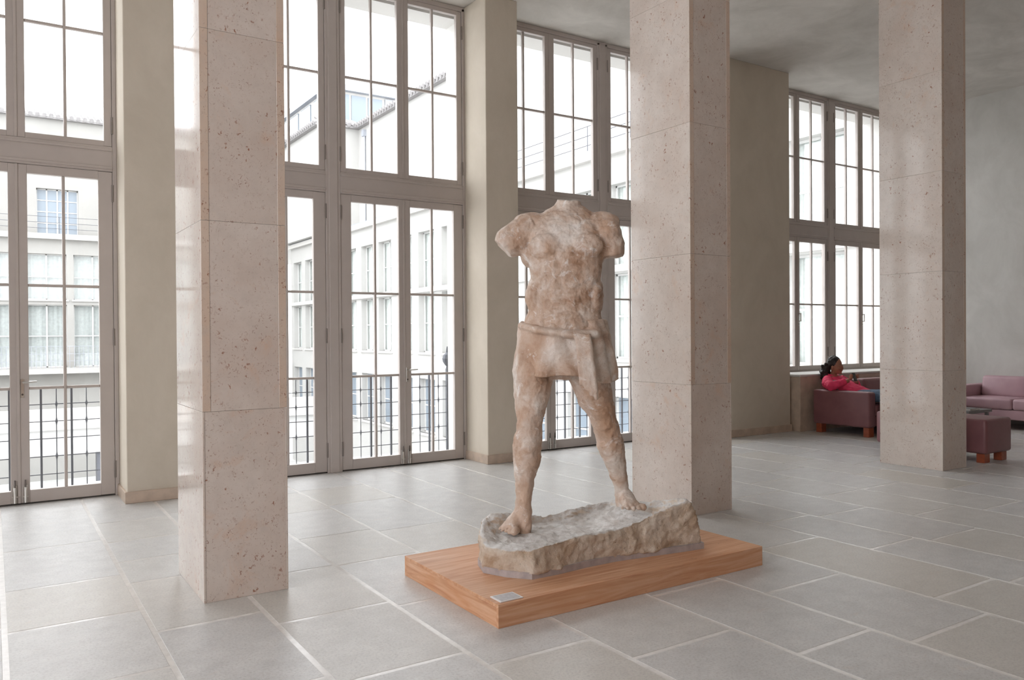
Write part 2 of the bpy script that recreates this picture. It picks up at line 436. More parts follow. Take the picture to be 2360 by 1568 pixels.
# ------------------------------------------------------------------ windows
def make_leaf(win, name, x0, x1, z0, z1, gx0, gx1, gz, rows, hinge_side, hinges, y0, depth=.055, handle=None, bolt=False):
    """one glazed leaf: stiles and rails, muntins, panes, hinges"""
    t = thing(name, ((x0+x1)/2, y0, z0)); t.parent = win; t.matrix_parent_inverse = Matrix.Translation(-world_loc(win))
    y1 = y0+depth; e = .002
    m = MB()
    m.cbox(x0+e, gx0, y0, y1, z0, z1, .004); m.cbox(gx1, x1-e, y0, y1, z0, z1, .004)
    m.box(gx0, gx1, y0+.001, y1, z0, gz[0]); m.box(gx0, gx1, y0+.001, y1, gz[1], z1)
    m.build('stiles_and_rails', 'paint', t)
    cx = (gx0+gx1)/2; mw = .013
    MB().cbox(cx-mw, cx+mw, y0+.008, y1-.004, gz[0], gz[1], .005).build('muntin', 'paint', t)
    zs = [gz[0]]+rows+[gz[1]]
    for r in rows:
        for a, b in ((gx0, cx-mw), (cx+mw, gx1)):
            MB().cbox(a, b, y0+.012, y1-.004, r-mw, r+mw, .005).build('muntin', 'paint', t)
    for i in range(len(zs)-1):
        a0 = zs[i]+(mw if i else 0); a1 = zs[i+1]-(mw if i < len(zs)-2 else 0)
        for a, b in ((gx0, cx-mw), (cx+mw, gx1)):
            MB().box(a-.002, b+.002, y0+.028, y0+.033, a0-.002, a1+.002).build('pane', 'glass', t)
    if hinge_side > 0: MB().cbox(x0-.014, x0+.012, y0-.008, y0, z0, z1, .003).build('cover_strip', 'paint', t)
    hx = x0 if hinge_side < 0 else x1
    for z in hinges:
        MB().cyl((hx, y0-.008, z), (hx, y0-.008, z+.16), .010, n=8).build('hinge', 'hinge_metal', t)
    if handle:
        hx, hz, d = handle
        m = MB().cbox(hx-.014, hx+.014, y0-.008, y0, hz-.14, hz+.03, .003)
        if d == 0: m.cyl((hx, y0, hz-.06), (hx, y0-.045, hz-.06), .007, n=8).cyl((hx, y0, hz+.06), (hx, y0-.045, hz+.06), .007, n=8).cyl((hx, y0-.045, hz-.067), (hx, y0-.045, hz+.067), .008, n=8)
        else: m.cyl((hx, y0, hz), (hx, y0-.05, hz), .009, n=8).cyl((hx, y0-.045, hz), (hx+d*.11, y0-.05, hz+.004), .010, .008, n=8)
        m.build('handle', 'steel', t)
        MB().cyl((hx, y0-.012, hz-.11), (hx, y0-.006, hz-.11), .009, n=8).build('keyhole', 'dark_steel', t)
    if bolt:
        bx = gx1+(x1-gx1)*.45 if hinge_side < 0 else gx0-(gx0-x0)*.45
        m = MB().cbox(bx-.016, bx+.016, y0-.012, y0, .015, .18, .003).cyl((bx, y0-.022, .02), (bx, y0-.022, .16), .011, n=8)
        m.cyl((bx-.024, y0-.024, .075), (bx+.024, y0-.024, .075), .007, n=6)
        m.build('floor_bolt', 'steel', t)
        MB().cyl((bx, y0-.02, .16), (bx, y0-.02, .225), .008, .006, n=8).build('bolt_rod', 'dark_steel', t)
    return t

def make_window(n, x0, doors=True):
    lab = {1: 'leftmost tall glazed door bay beside the nearest column', 2: 'tall glazed double doors left of the sculpture',
           3: 'tall glazed double doors directly behind the sculpture', 4: 'tall casement window above the seated person'}[n]
    w = thing('window_%d' % n, (x0, YW, 0), lab, None, None, 'structure')
    X = lambda d: x0+d
    zt = 5.42; zb = .0 if doors else .87
    yf = YW-.012
    for a, b in ((0, .036), (3.324, 3.36), (1.613, 1.782)):
        m = MB().cbox(X(a), X(b), yf, YW+.10, zb, zt, .004)
        if a > 1 and a < 2: m.cbox(X(a+.035), X(b-.035), yf-.010, yf+.01, zb, zt, .004)
        m.box(X(a-.014 if a > 0 else a), X(b+.014 if b < 3.3 else b), YW+.058, YW+.10, zb, zt)
        m.build('post', 'paint', w)
    m = MB().cbox(X(0), X(WW), yf, YW+.10, 5.385, CEIL-.002, .004); m.build('head', 'paint', w)
    for a, b in ((.036, 1.613), (1.782, 3.324)):
        m = MB().cbox(X(a), X(b), yf, YW+.10, 3.065, 3.30, .004)
        m.cbox(X(a), X(b), yf-.014, yf+.02, 3.255, 3.278, .005).cbox(X(a), X(b), yf-.014, yf+.02, 3.085, 3.112, .005)
        m.build('transom', 'paint', w)
        if doors: MB().box(X(a), X(b), YW+.005, YW+.09, -.03, .012).build('threshold', 'gasket', w)
        else: MB().cbox(X(a), X(b), yf, YW+.1, .845, .885, .004).build('bottom_rail', 'paint', w)
    zl0 = .014 if doors else .887
    g0 = (.124 if doors else .955, 2.985)
    rows = [1.043, 1.975] if doors else [1.965]
    hg = [.17, 1.42, 2.78] if doors else [1.1, 2.7]
    nm = 'door_leaf' if doors else 'casement'
    L = [(.036, .826, .17, .752, -1), (.826, 1.613, .896, 1.476, 1), (1.782, 2.547, 1.908, 2.481, -1), (2.547, 3.324, 2.629, 3.202, 1)]
    if not doors: L = [(.036, .826, .10, .766, -1), (.826, 1.613, .886, 1.553, 1), (1.782, 2.547, 1.842, 2.487, -1), (2.547, 3.324, 2.607, 3.262, 1)]
    for i, (a, b, ga, gb, s) in enumerate(L):
        hd = None
        if s > 0: hd = (X(a+(.030 if doors else .03)), 1.10 if doors else 1.75, 1 if doors else 0)
        make_leaf(w, nm, X(a), X(b), zl0, 3.062, X(ga), X(gb), g0, rows, s, hg, YW, handle=hd, bolt=doors)
        ia, ib = (.07, .072) if s < 0 else (.072, .07)
        make_leaf(w, 'upper_casement', X(a), X(b), 3.303, 5.383, X(a+ia), X(b-ib), (3.352, 5.335), [4.365], s, [3.42, 5.05], YW, handle=None)
    return w
for i, x in enumerate(WIN_X): make_window(i+1, x, i < 3)

# ------------------------------------------------------------------ columns
def make_column(x, label):
    W, y0, y1, H, t = .478, 4.71, 5.435, 1.0765, .046
    c = thing('stone_column', (x+W/2, (y0+y1)/2, 0), label, 'column', 'square stone columns')
    z = 0; k = 0; j = .0006
    while z < CEIL-.01:
        z1 = min(z+H, CEIL-.001); a, b = z+j, z1-j
        tt = t if k else .012
        s0 = MB().cbox(x, x+tt, y0, y1, a, b, .0015).build('side_slab', 'limestone', c)
        s1 = MB().cbox(x+W-tt, x+W, y0, y1, a, b, .0015).build('side_slab', 'limestone', c)
        MB().cbox(x+tt+j, x+W-tt-j, y0+.0015, y0+.06, a, b, .001).build('face_slab', 'limestone', c)
        MB().cbox(x+tt+j, x+W-tt-j, y1-.06, y1-.0015, a, b, .001).build('face_slab', 'limestone', c)
        if k:   # the sawn edges of the side slabs show a warmer stone
            for o in (s0, s1):
                o.data.materials.append(M['limestone_edge'])
                for p in o.data.polygons: p.material_index = 1 if abs(p.normal.y) > .9 else 0
        z = z1; k += 1
    MB().box(x+.05, x+W-.05, y0+.065, y1-.065, 0, CEIL-.002).build('core', 'grout', c)
make_column(.985, 'square polished limestone column nearest the viewer, at left')
make_column(4.797, 'square speckled limestone column behind the plywood dais')
make_column(8.558, 'square limestone column in front of the seating group, at right')

# ------------------------------------------------------------------ balcony outside the doors
def build_balcony():
    b = MB().box(-4.6, 13.9, YW+.095, 9.50, -.30, -.02).build('balcony_slab', 'facade_trim')
    b['kind'] = 'structure'; b['label'] = 'narrow pale balcony slab outside the glazed doors'
    where = {0: 'wrought iron grille railing outside the leftmost glazed bay', 1: 'wrought iron grille railing outside the doors left of the sculpture',
             2: 'wrought iron grille railing outside the doors behind the sculpture'}
    Y = 9.30
    flat = MB().cbox(-.010, .010, -.013, .013, -.02, 1.0, .002).mesh('flat_bar'); flat.materials.append(M['iron'])
    k = MB()
    prof = [(.005, -.02), (.005, .27), (.013, .306), (.005, .34), (.005, .62), (.013, .658), (.005, .69), (.005, .80), (.013, .831), (.005, .86), (.005, 1.0)]
    k.lathe((0, 0, 0), prof, 8); thin = k.mesh('knotted_bar'); thin.materials.append(M['iron'])
    post = MB().cbox(-.02, .02, -.02, .02, -.02, 1.06, .003).lathe((0, 0, 1.06), [(.02, 0), (.014, .03), (.03, .045), (.058, .09), (.066, .13), (.050, .18), (.018, .21), (.014, .25), (.006, .29)], 12).mesh('finial_post')
    post.materials.append(M['iron'])
    for n in range(3):
        c = 3.13+PITCH*(n-1)
        g = thing('balcony_railing', (c, Y, -.02), where[n], 'railing', 'iron grille railings on the balcony')
        for i in range(-13, 14):
            x = i*.1346
            link('flat_bar' if i % 2 == 0 else 'knotted_bar', flat if i % 2 == 0 else thin, None, g, loc=(x, 0, .02))
        link('finial_post', post, None, g, loc=(14*.1346, 0, .02))
        for z in (1.0, .831, .658, .485, .306, .127):
            MB().box(c-13*.1346, c+14*.1346, Y-.005, Y+.005, z-.004, z+.004).build('rail', 'iron', g)
build_balcony()

# ------------------------------------------------------------------ buildings round the court
def far_window(parent, box, axis, nv=2, nh=2, curtain=True, cm='curtain'):
    """recessed window: frame, panes and net curtain. axis 'x': facade faces -X at box plane; 'y': faces -Y"""
    p, a0, a1, z0, z1 = box
    def bx(u0, u1, d0, d1, w0, w1):
        m = MB()
        return m.box(p+d0, p+d1, u0, u1, w0, w1) if axis == 'x' else m.box(u0, u1, p+d0, p+d1, w0, w1)
    def add(m, u0, u1, d0, d1, w0, w1):
        return m.box(p+d0, p+d1, u0, u1, w0, w1) if axis == 'x' else m.box(u0, u1, p+d0, p+d1, w0, w1)
    m = MB(); fw = .07; D = .34
    add(m, a0, a0+fw, D, D+.08, z0, z1); add(m, a1-fw, a1, D, D+.08, z0, z1); add(m, a0, a1, D, D+.08, z0, z0+fw); add(m, a0, a1, D, D+.08, z1-fw, z1)
    for i in range(1, nv): u = a0+(a1-a0)*i/nv; add(m, u-.045, u+.045, D, D+.08, z0, z1)
    for i in range(1, nh): w = z0+(z1-z0)*i/nh; add(m, a0, a1, D+.01, D+.07, w-.03, w+.03)
    w = m.build('window', 'far_frame', parent)
    for i in range(nv):
        u0 = a0+(a1-a0)*i/nv; u1 = a0+(a1-a0)*(i+1)/nv
        bx(u0+.03, u1-.03, D+.05, D+.055, z0+.05, z1-.05).build('pane', 'glass' if curtain else 'far_glass', w)
    if curtain:
        m = MB(); N = 16
        for i in range(N):
            u0 = a0+(a1-a0)*i/N; u1 = a0+(a1-a0)*(i+1)/N; d0 = D+.16+.05*(i % 2); d1 = D+.16+.05*((i+1) % 2)
            if axis == 'x': m.add([(p+d0, u0, z0), (p+d1, u1, z0), (p+d1, u1, z1), (p+d0, u0, z1)], [(0, 1, 2, 3)])
            else: m.add([(u0, p+d0, z0), (u1, p+d1, z0), (u1, p+d1, z1), (u0, p+d0, z1)], [(0, 1, 2, 3)])
        m.build('curtain', cm, w)

def facade_grid(parent, axis, p, a_lo, a_hi, starts, width, bands, z_lo, z_hi, depth=.5, lower_glass=(), mats=('facade', 'facade_trim', 'curtain')):
    """wall of boxes around rows of window openings; bands = [(z0, z1), ...]"""
    def add(m, u0, u1, d0, d1, w0, w1):
        return m.box(p+d0, p+d1, u0, u1, w0, w1) if axis == 'x' else m.box(u0, u1, p+d0, p+d1, w0, w1)
    m = MB(); z = z_lo
    for z0, z1 in bands:
        add(m, a_lo, a_hi, 0, depth, z, z0); prev = a_lo
        for s in starts: add(m, prev, s, 0, depth, z0, z1); prev = s+width
        add(m, prev, a_hi, 0, depth, z0, z1); z = z1
    add(m, a_lo, a_hi, 0, depth, z, z_hi); add(m, a_lo, a_hi, depth+.3, depth+.4, z_lo, z_hi)
    m.build('wall', mats[0], parent)
    for k, (z0, z1) in enumerate(bands):
        for s in starts: far_window(parent, (p, s, s+width, z0, z1), axis, 2, 2, k not in lower_glass, mats[2])
        for s in starts:
            m = MB(); add(m, s-.12, s+width+.12, -.10, .12, z0-.12, z0); m.build('window_sill', mats[1], parent)

def wavy_eave(parent, axis, p, a0, a1, z, step=.42):
    m = MB(); n = int(abs(a1-a0)/step)
    for i in range(n):
        u = a0+(a1-a0)*(i+.5)/n
        if axis == 'x': m.cyl((p-.45, u, z-.05), (p+1.6, u, z+.75), .16, n=6)
        else: m.cyl((u, p-.45, z-.05), (u, p+1.6, z+.75), .16, n=6)
    if axis == 'x': m.box(p-.35, p+.1, min(a0, a1), max(a0, a1), z-.22, z-.08)
    else: m.box(min(a0, a1), max(a0, a1), p-.35, p+.1, z-.22, z-.08)
    m.build('tile_eave', 'roof_tile', parent, kind='stuff')

def railing_line(parent, axis, p, a0, a1, z, h, step, name='roof_railing', mat='iron', r=.02):
    m = MB()
    def pt(u, w): return (p, u, w) if axis == 'x' else (u, p, w)
    n = int(abs(a1-a0)/step)
    for i in range(n+1):
        u = a0+(a1-a0)*i/n; m.cyl(pt(u, z), pt(u, z+h), r, n=5)
    for w in (z+h, z+h*.66, z+h*.33): m.cyl(pt(a0, w), pt(a1, w), r*.8, n=5)
    m.build(name, mat, parent)

def build_court():
    g = MB().box(-60, 60, 9.5, 110, -8.6, -8.3).build('courtyard_ground', 'pavement'); g['kind'] = 'structure'; g['label'] = 'grey courtyard and street paving below the balcony'
    o = MB().box(-60, 19, 24, 33, -8.3, -8.26).build('street', 'asphalt'); o['kind'] = 'structure'; o['label'] = 'dark asphalt street strip across the court'
    # wing on the right, facing the court
    w = thing('courtyard_wing', (20, 36, -8.3), 'long white wing with rows of curtained windows and roof railing, right across court', 'building')
    starts = [11.0+2.75*i for i in range(19)]
    facade_grid(w, 'x', 20, 9.6, 63.0, starts, 1.9, [(-3.9, -.9), (.55, 3.80), (4.12, 7.22)], -8.3, 8.32, lower_glass=(0,))
    MB().box(19.72, 20.6, 9.6, 63.0, 8.32, 8.62).build('cornice', 'facade_trim', w)
    MB().box(19.86, 20.6, 9.6, 63.0, 8.62, 8.75).build('parapet_cap', 'zinc', w)
    MB().box(19.84, 20, 9.6, 63.0, 3.86, 4.0).build('string_course', 'facade_trim', w)
    MB().box(20.5, 34, 9.6, 63.0, 8.4, 8.7).build('flat_roof', 'facade_trim', w)
    railing_line(w, 'x', 20.3, 10, 36, 8.75, 1.15, 2.6)
    # taller block set back behind it
    t = thing('tower_block', (27, 45, 8.7), 'tall white block with wavy tiled eaves and metal penthouse behind the wing', 'building')
    MB().box(22.2, 34, 33.5, 54.3, 8.7, 16.4).build('wall', 'facade', t); MB().box(19.4, 34, 54.3, 80, 8.7, 16.4).build('wall', 'facade', t)
    wavy_eave(t, 'x', 22.2, 33.5, 54.0, 16.45); wavy_eave(t, 'y', 54.3, 19.4, 22.4, 16.45); wavy_eave(t, 'x', 19.4, 54.3, 80, 16.45)
    MB().box(23.5, 34, 33.5, 79, 16.4, 17.2).build('roof', 'facade_trim', t)
    for y in (36.0, 53.0):
        MB().cyl((22.1, y, 9), (22.1, y, 15.6), .09, n=8).box(21.95, 22.2, y-.16, y+.16, 15.5, 15.95).build('downpipe', 'zinc', t)
    MB().box(21.4, 27.0, 58.0, 78, 17.0, 20.0).build('penthouse', 'facade_trim', t)
    MB().box(21.0, 27.6, 57.5, 78.4, 20.0, 20.45).build('penthouse_roof', 'zinc', t)
    for i in range(3): MB().box(21.8+1.35*i, 22.95+1.35*i, 57.9, 58.02, 17.6, 19.8).build('penthouse_window', 'far_glass', t)
    MB().box(25.9, 26.9, 57.85, 58.02, 17.2, 19.9).build('penthouse_shade_end', 'zinc', t)  # dark box painting the shaded end of the penthouse
    for i in range(5): MB().box(21.3, 21.42, 59+3.0*i, 61.2+3.0*i, 17.6, 19.8).build('penthouse_window', 'far_glass', t)
    # facade straight across
    f = thing('court_facade_building', (2, 63.5, -8.3), 'white building straight across court with balcony railings, seen through left doors', 'building')
    fs = [2.0+2.82*i for i in range(-9, 6)]
    facade_grid(f, 'y', 63.5, -26, 19.4, fs, 2.4, [(-.55, 3.76), (4.12, 7.25)], -8.3, 8.3, mats=('far_facade', 'far_trim', 'far_curtain'))
    MB().box(-26, 19.4, 63.1, 64, 8.25, 8.62).build('cornice', 'far_trim', f)
    MB().box(-26, 19.4, 62.2, 63.6, -.95, -.6).build('terrace_slab', 'far_trim', f)
    railing_line(f, 'y', 62.5, -24, 18, -.6, 1.5, .28, 'balcony_railing_bars', 'zinc', .016)
    railing_line(f, 'y', 63.6, -24, 18, 8.62, 1.2, 2.8)
    MB().box(-26, -1, 65.2, 75, 8.3, 17.0).box(-1, 19.4, 65.2, 75, 8.3, 8.8).box(-1, 2.7, 65.2, 75, 8.8, 17).box(5.3, 19.4, 65.2, 75, 8.8, 17).box(2.7, 5.3, 65.2, 75, 12.0, 17).build('upper_wall', 'far_facade', f)
    far_window(f, (65.2, 2.7, 5.3, 8.8, 12.0), 'y', 4, 4, False)
    wavy_eave(f, 'y', 65.2, -26, 19, 17.1)
    # loggia and stairs below the facade
    lo = thing('street_loggia', (2, 40, -8.3), 'low concrete canopy on dark posts beside street steps, seen through left railing', 'canopy')
    MB().box(-20, 14, 40, 46, -3.6, -2.5).build('roof_slab', 'pavement', lo); MB().box(-20, 14, 39.8, 40.1, -2.5, -1.6).build('fascia', 'facade_trim', lo)
    for x in (-6.5, -1.3, 3.9, 9.1): MB().cbox(x, x+.55, 40.2, 40.8, -8.3, -3.6, .03).build('post', 'iron', lo)
    for i in range(4):
        MB().box(-18, 12, 34+1.4*i, 35.4+1.4*i, -8.3, -8.1+.22*i).build('step', 'kerb', lo)
    bu = MB(); rr = random.Random(3)
    for i in range(260):
        c = Vector((-.6+rr.gauss(0, .5), 21+rr.gauss(0, .6), -7.3+rr.gauss(0, .45))); u = Vector((rr.gauss(0, 1), rr.gauss(0, 1), rr.gauss(0, 1))).normalized()*.16; v = u.orthogonal().normalized()*.09
        bu.add([c-u, c+v, c+u, c-v], [(0, 1, 2, 3)])
    s = thing('street_shrub', (-.6, 21, -8.3), 'small green shrub beside the street, low behind left railing', 'shrub')
    o = bu.build('foliage', 'leaf', s, kind='stuff'); MB().cyl((-.6, 21, -8.3), (-.6, 21, -7.1), .06, .03, 8).build('stem', 'iron', s)
build_court()

# ------------------------------------------------------------------ radiator casing under window_4
def build_heater_box():
    h = thing('radiator_casing', (12, 8, 0), 'waist-high stone radiator casing with pale sill under the casement window', None, None, 'structure')
    MB().cbox(10.24, 13.86, 7.80, 8.40, 0, .83, .004).build('casing', 'baseboard_stone', h)
    MB().cbox(10.21, 13.88, 7.785, 8.425, .83, .862, .006).build('sill', 'wall_plaster', h)
build_heater_box()

# ------------------------------------------------------------------ dais, sculpture, placard
def build_dais():
    d = thing('plywood_dais', (3.15, 4.01, 0), 'low orange plywood dais carrying the plaster sculpture', 'plinth')
    x0, x1, y0, y1, z = 2.15, 4.16, 3.462, 4.565, .123
    MB().cbox(x0, x1, y0+.019, y1-.019, z-.019, z, .0015).build('top_board', 'plywood', d)
    MB().cbox(x0+.0005, x1-.0005, y0, y0+.0188, 0, z, .0015).build('front_board', 'plywood', d)
    MB().cbox(x0+.0005, x1-.0005, y1-.0188, y1, 0, z, .0015).build('back_board', 'plywood', d)
    MB().cbox(x0+.001, x0+.02, y0+.0195, y1-.0195, 0, z-.0195, .0015).build('end_board', 'plywood_end', d)
    MB().cbox(x1-.02, x1-.001, y0+.0195, y1-.0195, 0, z-.0195, .0015).build('end_board', 'plywood_end', d)
    p = thing('caption_card', (2.245, 3.535, z), 'small pale caption card lying on the dais corner', 'card')
    MB().cbox(2.177, 2.317, 3.481, 3.586, z, z+.006, .001).build('card', 'placard_white', p)
    MB().box(2.186, 2.308, 3.489, 3.578, z+.006, z+.0066).build('print_area', 'placard_print', p)
build_dais()

OS = Vector((3.0, 4.08, 0)); EX = Vector((.8, -.6, 0)); EY = Vector((.6, .8, 0))
def SW(x, d, z): return OS+EX*x+EY*d+Vector((0, 0, z))
def build_statue():
    """generic headless draped standing figure in patched plaster"""
    st = thing('plaster_statue', (3.05, 4.02, .123), 'weathered headless and armless plaster figure standing on a rough plaster base', 'statue')
    rot = Matrix((EX, EY, Vector((0, 0, 1)))).transposed()
    m = MB()
    def ring(x, d, z, rx, ry, n=24, e=2.4, tilt=0, yaw=0):
        out = []
        for i in range(n):
            t = 2*math.pi*i/n; c, s = math.cos(t), math.sin(t)
            px = rx*math.copysign(abs(c)**(2/e), c); py = ry*math.copysign(abs(s)**(2/e), s)
            out.append(SW(x+px, d+py, z+tilt*px))
        return out
    # trunk
    m.rings([ring(.02, .02, 1.22, .16, .12), ring(.02, .02, 1.34, .262, .155), ring(.02, .02, 1.45, .272, .165), ring(.022, .01, 1.56, .252, .155),
             ring(.03, .0, 1.66, .222, .140), ring(.038, -.01, 1.78, .212, .135), ring(.042, -.01, 1.90, .228, .148), ring(.045, .0, 2.02, .242, .160),
             ring(.045, .02, 2.13, .262, .155), ring(.05, .035, 2.21, .245, .125), ring(.055, .05, 2.28, .15, .085), ring(.058, .05, 2.31, .09, .06)])
    el = lambda x, d, z, a, b, c, r=None: m.ell(SW(x, d, z), (a, b, c), rot if r is None else rot @ r)
    el(-.07, -.115, 2.04, .115, .055, .085); el(.165, -.115, 2.04, .115, .055, .085)          # chest
    for k, z in enumerate((1.89, 1.80, 1.71)):
        el(-.015, -.115, z, .052, .036, .042); el(.090, -.115, z, .052, .036, .042)             # belly
    el(-.150, -.01, 1.74, .058, .10, .13); el(.222, -.01, 1.74, .058, .10, .13)                   # flanks
    el(.04, -.10, 1.56, .15, .07, .10)
    el(-.17, .04, 2.20, .13, .10, .075); el(.26, .04, 2.20, .13, .10, .075)                      # shoulders
    el(-.245, .0, 2.115, .105, .10, .115); el(.30, .0, 2.11, .095, .10, .125)
    m.tube([(SW(-.16, .02, 2.16), .10, .11), (SW(-.25, .0, 2.12), .10, .105), (SW(-.32, -.015, 2.07), .092, .098), (SW(-.35, -.02, 2.04), .066, .075)])
    m.tube([(SW(.20, .02, 2.17), .10, .11), (SW(.29, .0, 2.11), .095, .105), (SW(.325, -.01, 2.04), .082, .095), (SW(.335, -.015, 1.98), .064, .075)])
    el(-.185, .03, 2.02, .06, .10, .10); el(.235, .03, 2.02, .06, .10, .10)
    m.tube([(SW(.05, .05, 2.22), .11, .09), (SW(.06, .04, 2.30), .085, .08), (SW(.065, .035, 2.345), .075, .07)])      # broken neck
    # legs: (x, depth, z, half width, half depth)
    Lg = [(-.15, .02, 1.36, .125, .13), (-.165, -.02, 1.26, .128, .135), (-.175, -.04, 1.12, .108, .118), (-.183, -.06, 1.015, .090, .098), (-.188, -.07, .95, .078, .086),
          (-.193, -.07, .885, .080, .086), (-.203, -.07, .80, .090, .095), (-.208, -.08, .72, .084, .090), (-.218, -.10, .62, .065, .070), (-.223, -.12, .515, .050, .056), (-.225, -.13, .43, .047, .056), (-.23, -.14, .33, .056, .075), (-.235, -.145, .285, .05, .07)]
    Rg = [(.17, .04, 1.36, .125, .13), (.183, .05, 1.26, .132, .135), (.225, .08, 1.10, .108, .118), (.262, .11, .998, .088, .098), (.290, .13, .926, .078, .086),
          (.311, .16, .854, .080, .086), (.325, .18, .795, .086, .092), (.345, .20, .707, .076, .084), (.369, .22, .618, .058, .066), (.390, .24, .529, .047, .054), (.408, .26, .45, .046, .055), (.418, .26, .40, .05, .065), (.42, .26, .36, .05, .06)]
    for G in (Lg, Rg):
        m.tube([(SW(x, d, z), a, b) for x, d, z, a, b in G], n=18)
    el(-.19, -.125, .955, .05, .035, .055); el(.285, .065, .935, .048, .035, .055)              # knee caps
    el(-.165, .0, .80, .05, .06, .12); el(.345, .25, .79, .05, .06, .11)                        # calves
    # feet: heel, instep, toes
    def foot(hx, hd, tx, td, z, h):
        H, T = SW(hx, hd, z), SW(tx, td, z); d = (T-H).normalized(); s = Vector((d.y, -d.x, 0)); U = Vector((0, 0, 1)); Ln = (T-H).length
        m.tube([(H-d*.015+U*.045, .036, .05), (H+d*Ln*.25+U*.075, .045, .07), (H+d*Ln*.5+U*.058, .055, .055), (H+d*Ln*.78+U*.036, .062, .036), (H+d*Ln*.9+U*.028, .058, .028)])
        for k in range(5):
            o = s*(-.060+.030*k); l = (.0, .006, 0, -.012, -.028)[k]; r = (.0185, .0135, .013, .0125, .0115)[k]
            a = H+d*(Ln*.84)+o+U*.030; b = H+d*(Ln*1.0+l)+o*1.08+U*(.026); c = H+d*(Ln*1.09+l)+o*1.1+U*(.016)
            m.tube([(a, r, r), (b, r*1.08, r*1.05), (c, r*.8, r*.75)], n=8)
    foot(-.215, -.05, -.325, -.235, .290, .1)
    foot(.40, .31, .465, .10, .362, .1)
    body = sculpt(m, .0062, 4, ((.10, .022), (.035, .011), (.012, .004)), 'figure')
    link('figure', body, 'aged_plaster', st)
    # wrapped cloth round the hips
    R = []; n = 72
    for k in range(15):
        f = k/14; z = 1.575-.34*f; row = []
        for i in range(n):
            t = 2*math.pi*i/n; c, s = math.cos(t), math.sin(t)
            fold = .010*math.sin(7*t+3.2*f+.8*math.sin(3*t))+.007*math.sin(13*t-4*f)
            rx = .272+.050*math.sin(f*1.5)+fold; ry = .172+.045*math.sin(f*1.5)+fold
            row.append(SW(.018+rx*c+.02*f, .015+ry*s, z+.05*math.cos(t)*(.4-f)+.015*math.sin(4*t+1)*f))
        R.append(row)
    m2 = MB(); m2.rings(R, cap=False)
    inner = [[p+(SW(.02, .02, p.z)-p)*.10 for p in r] for r in R]
    m2.rings([R[-1], inner[-1]], cap=False); m2.rings(inner[::-1], cap=False); m2.rings([inner[0], R[0]], cap=False)
    m2.tube([(SW(-.235, .07, 1.57), .022, .018), (SW(-.235, -.04, 1.555), .028, .022), (SW(-.12, -.165, 1.525), .032, .024), (SW(.06, -.185, 1.50), .034, .026), (SW(.22, -.135, 1.50), .032, .026), (SW(.285, -.03, 1.51), .028, .022), (SW(.27, .08, 1.52), .022, .018)])
    for q in range(4):
        x = .11+.022*q; m2.tube([(SW(x, -.19, 1.50), .018, .016), (SW(x+.012, -.225, 1.40), .022, .018), (SW(x+.02+.006*q, -.228, 1.27-.02*q), .02, .015), (SW(x+.024+.008*q, -.225, 1.19-.03*q), .016, .010)], n=10)
    cl = sculpt(m2, .0085, 2, ((.06, .010),), 'hip_cloth')
    link('hip_cloth', cl, 'aged_plaster', st)
    # rough base
    out = [(2.375, 3.975), (2.44, 3.83), (2.535, 3.715), (2.72, 3.712), (2.93, 3.728), (3.153, 3.725), (3.40, 3.69), (3.62, 3.655), (3.80, 3.635), (3.835, 3.74),
           (3.83, 3.95), (3.80, 4.15), (3.72, 4.33), (3.50, 4.37), (3.30, 4.36), (3.08, 4.36), (2.90, 4.40), (2.72, 4.38), (2.55, 4.28), (2.43, 4.13)]
    top = [.285, .285, .292, .315, .325, .315, .375, .43, .455, .445, .40, .365, .345, .335, .315, .30, .325, .365, .37, .325]
    lean = [.0, .0, .0, .0, .0, .0, .02, .06, .11, .14, .15, .12, .08, 0, 0, 0, 0, 0, 0, 0]
    cx, cy = 3.1, 4.02; R = []
    dens = []
    N = len(out)
    for i in range(N):
        for q in range(4):
            f = q/4; a, b = out[i], out[(i+1) % N]
            dens.append((a[0]+(b[0]-a[0])*f, a[1]+(b[1]-a[1])*f, top[i]+(top[(i+1) % N]-top[i])*f, lean[i]+(lean[(i+1) % N]-lean[i])*f))
    def surf(x, y):
        # height of the walking surface
        h = .262+.014*math.sin(5*x)+.010*math.sin(7*y+2*x)
        h += .075*max(0, min(1, (x-3.15)/.5))
        h += .09*math.exp(-(((x-2.68)/.13)**2+((y-4.32)/.09)**2))
        return h
    for f in (0, .35, .7, .92):
        R.append([Vector((x-ln*f*(1 if x > 3.3 else 0), y+.012*math.sin(9*x+f*3), .15+(tp-.15)*f)) for x, y, tp, ln in dens])
    for s_ in (.965, .90, .80, .65, .45, .25, .08):
        row = []
        for x, y, tp, ln in dens:
            xx = cx+(x-ln-cx)*s_; yy = cy+(y-cy)*s_; w = max(0, (s_-.78)/.2); h = surf(xx, yy)
            row.append(Vector((xx, yy, h*(1-w)+max(tp, h*.9)*w if w < 1 else tp)))
        R.append(row)
    m3 = MB(); m3.rings(R)
    bs = sculpt(m3, .009, 1, ((.16, .035), (.05, .022), (.018, .008)), 'rough_base')
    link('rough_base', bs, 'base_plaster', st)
    # thin grey board below the plaster
    r0 = [Vector((cx+(x-cx)*1.008, cy+(y-cy)*1.012, .1235)) for x, y, *_ in dens]; r1 = [Vector((p.x, p.y, .162)) for p in r0]
    m4 = MB(); m4.rings([r0, r1]); m4.build('base_board', 'grey_board', st)
build_statue()

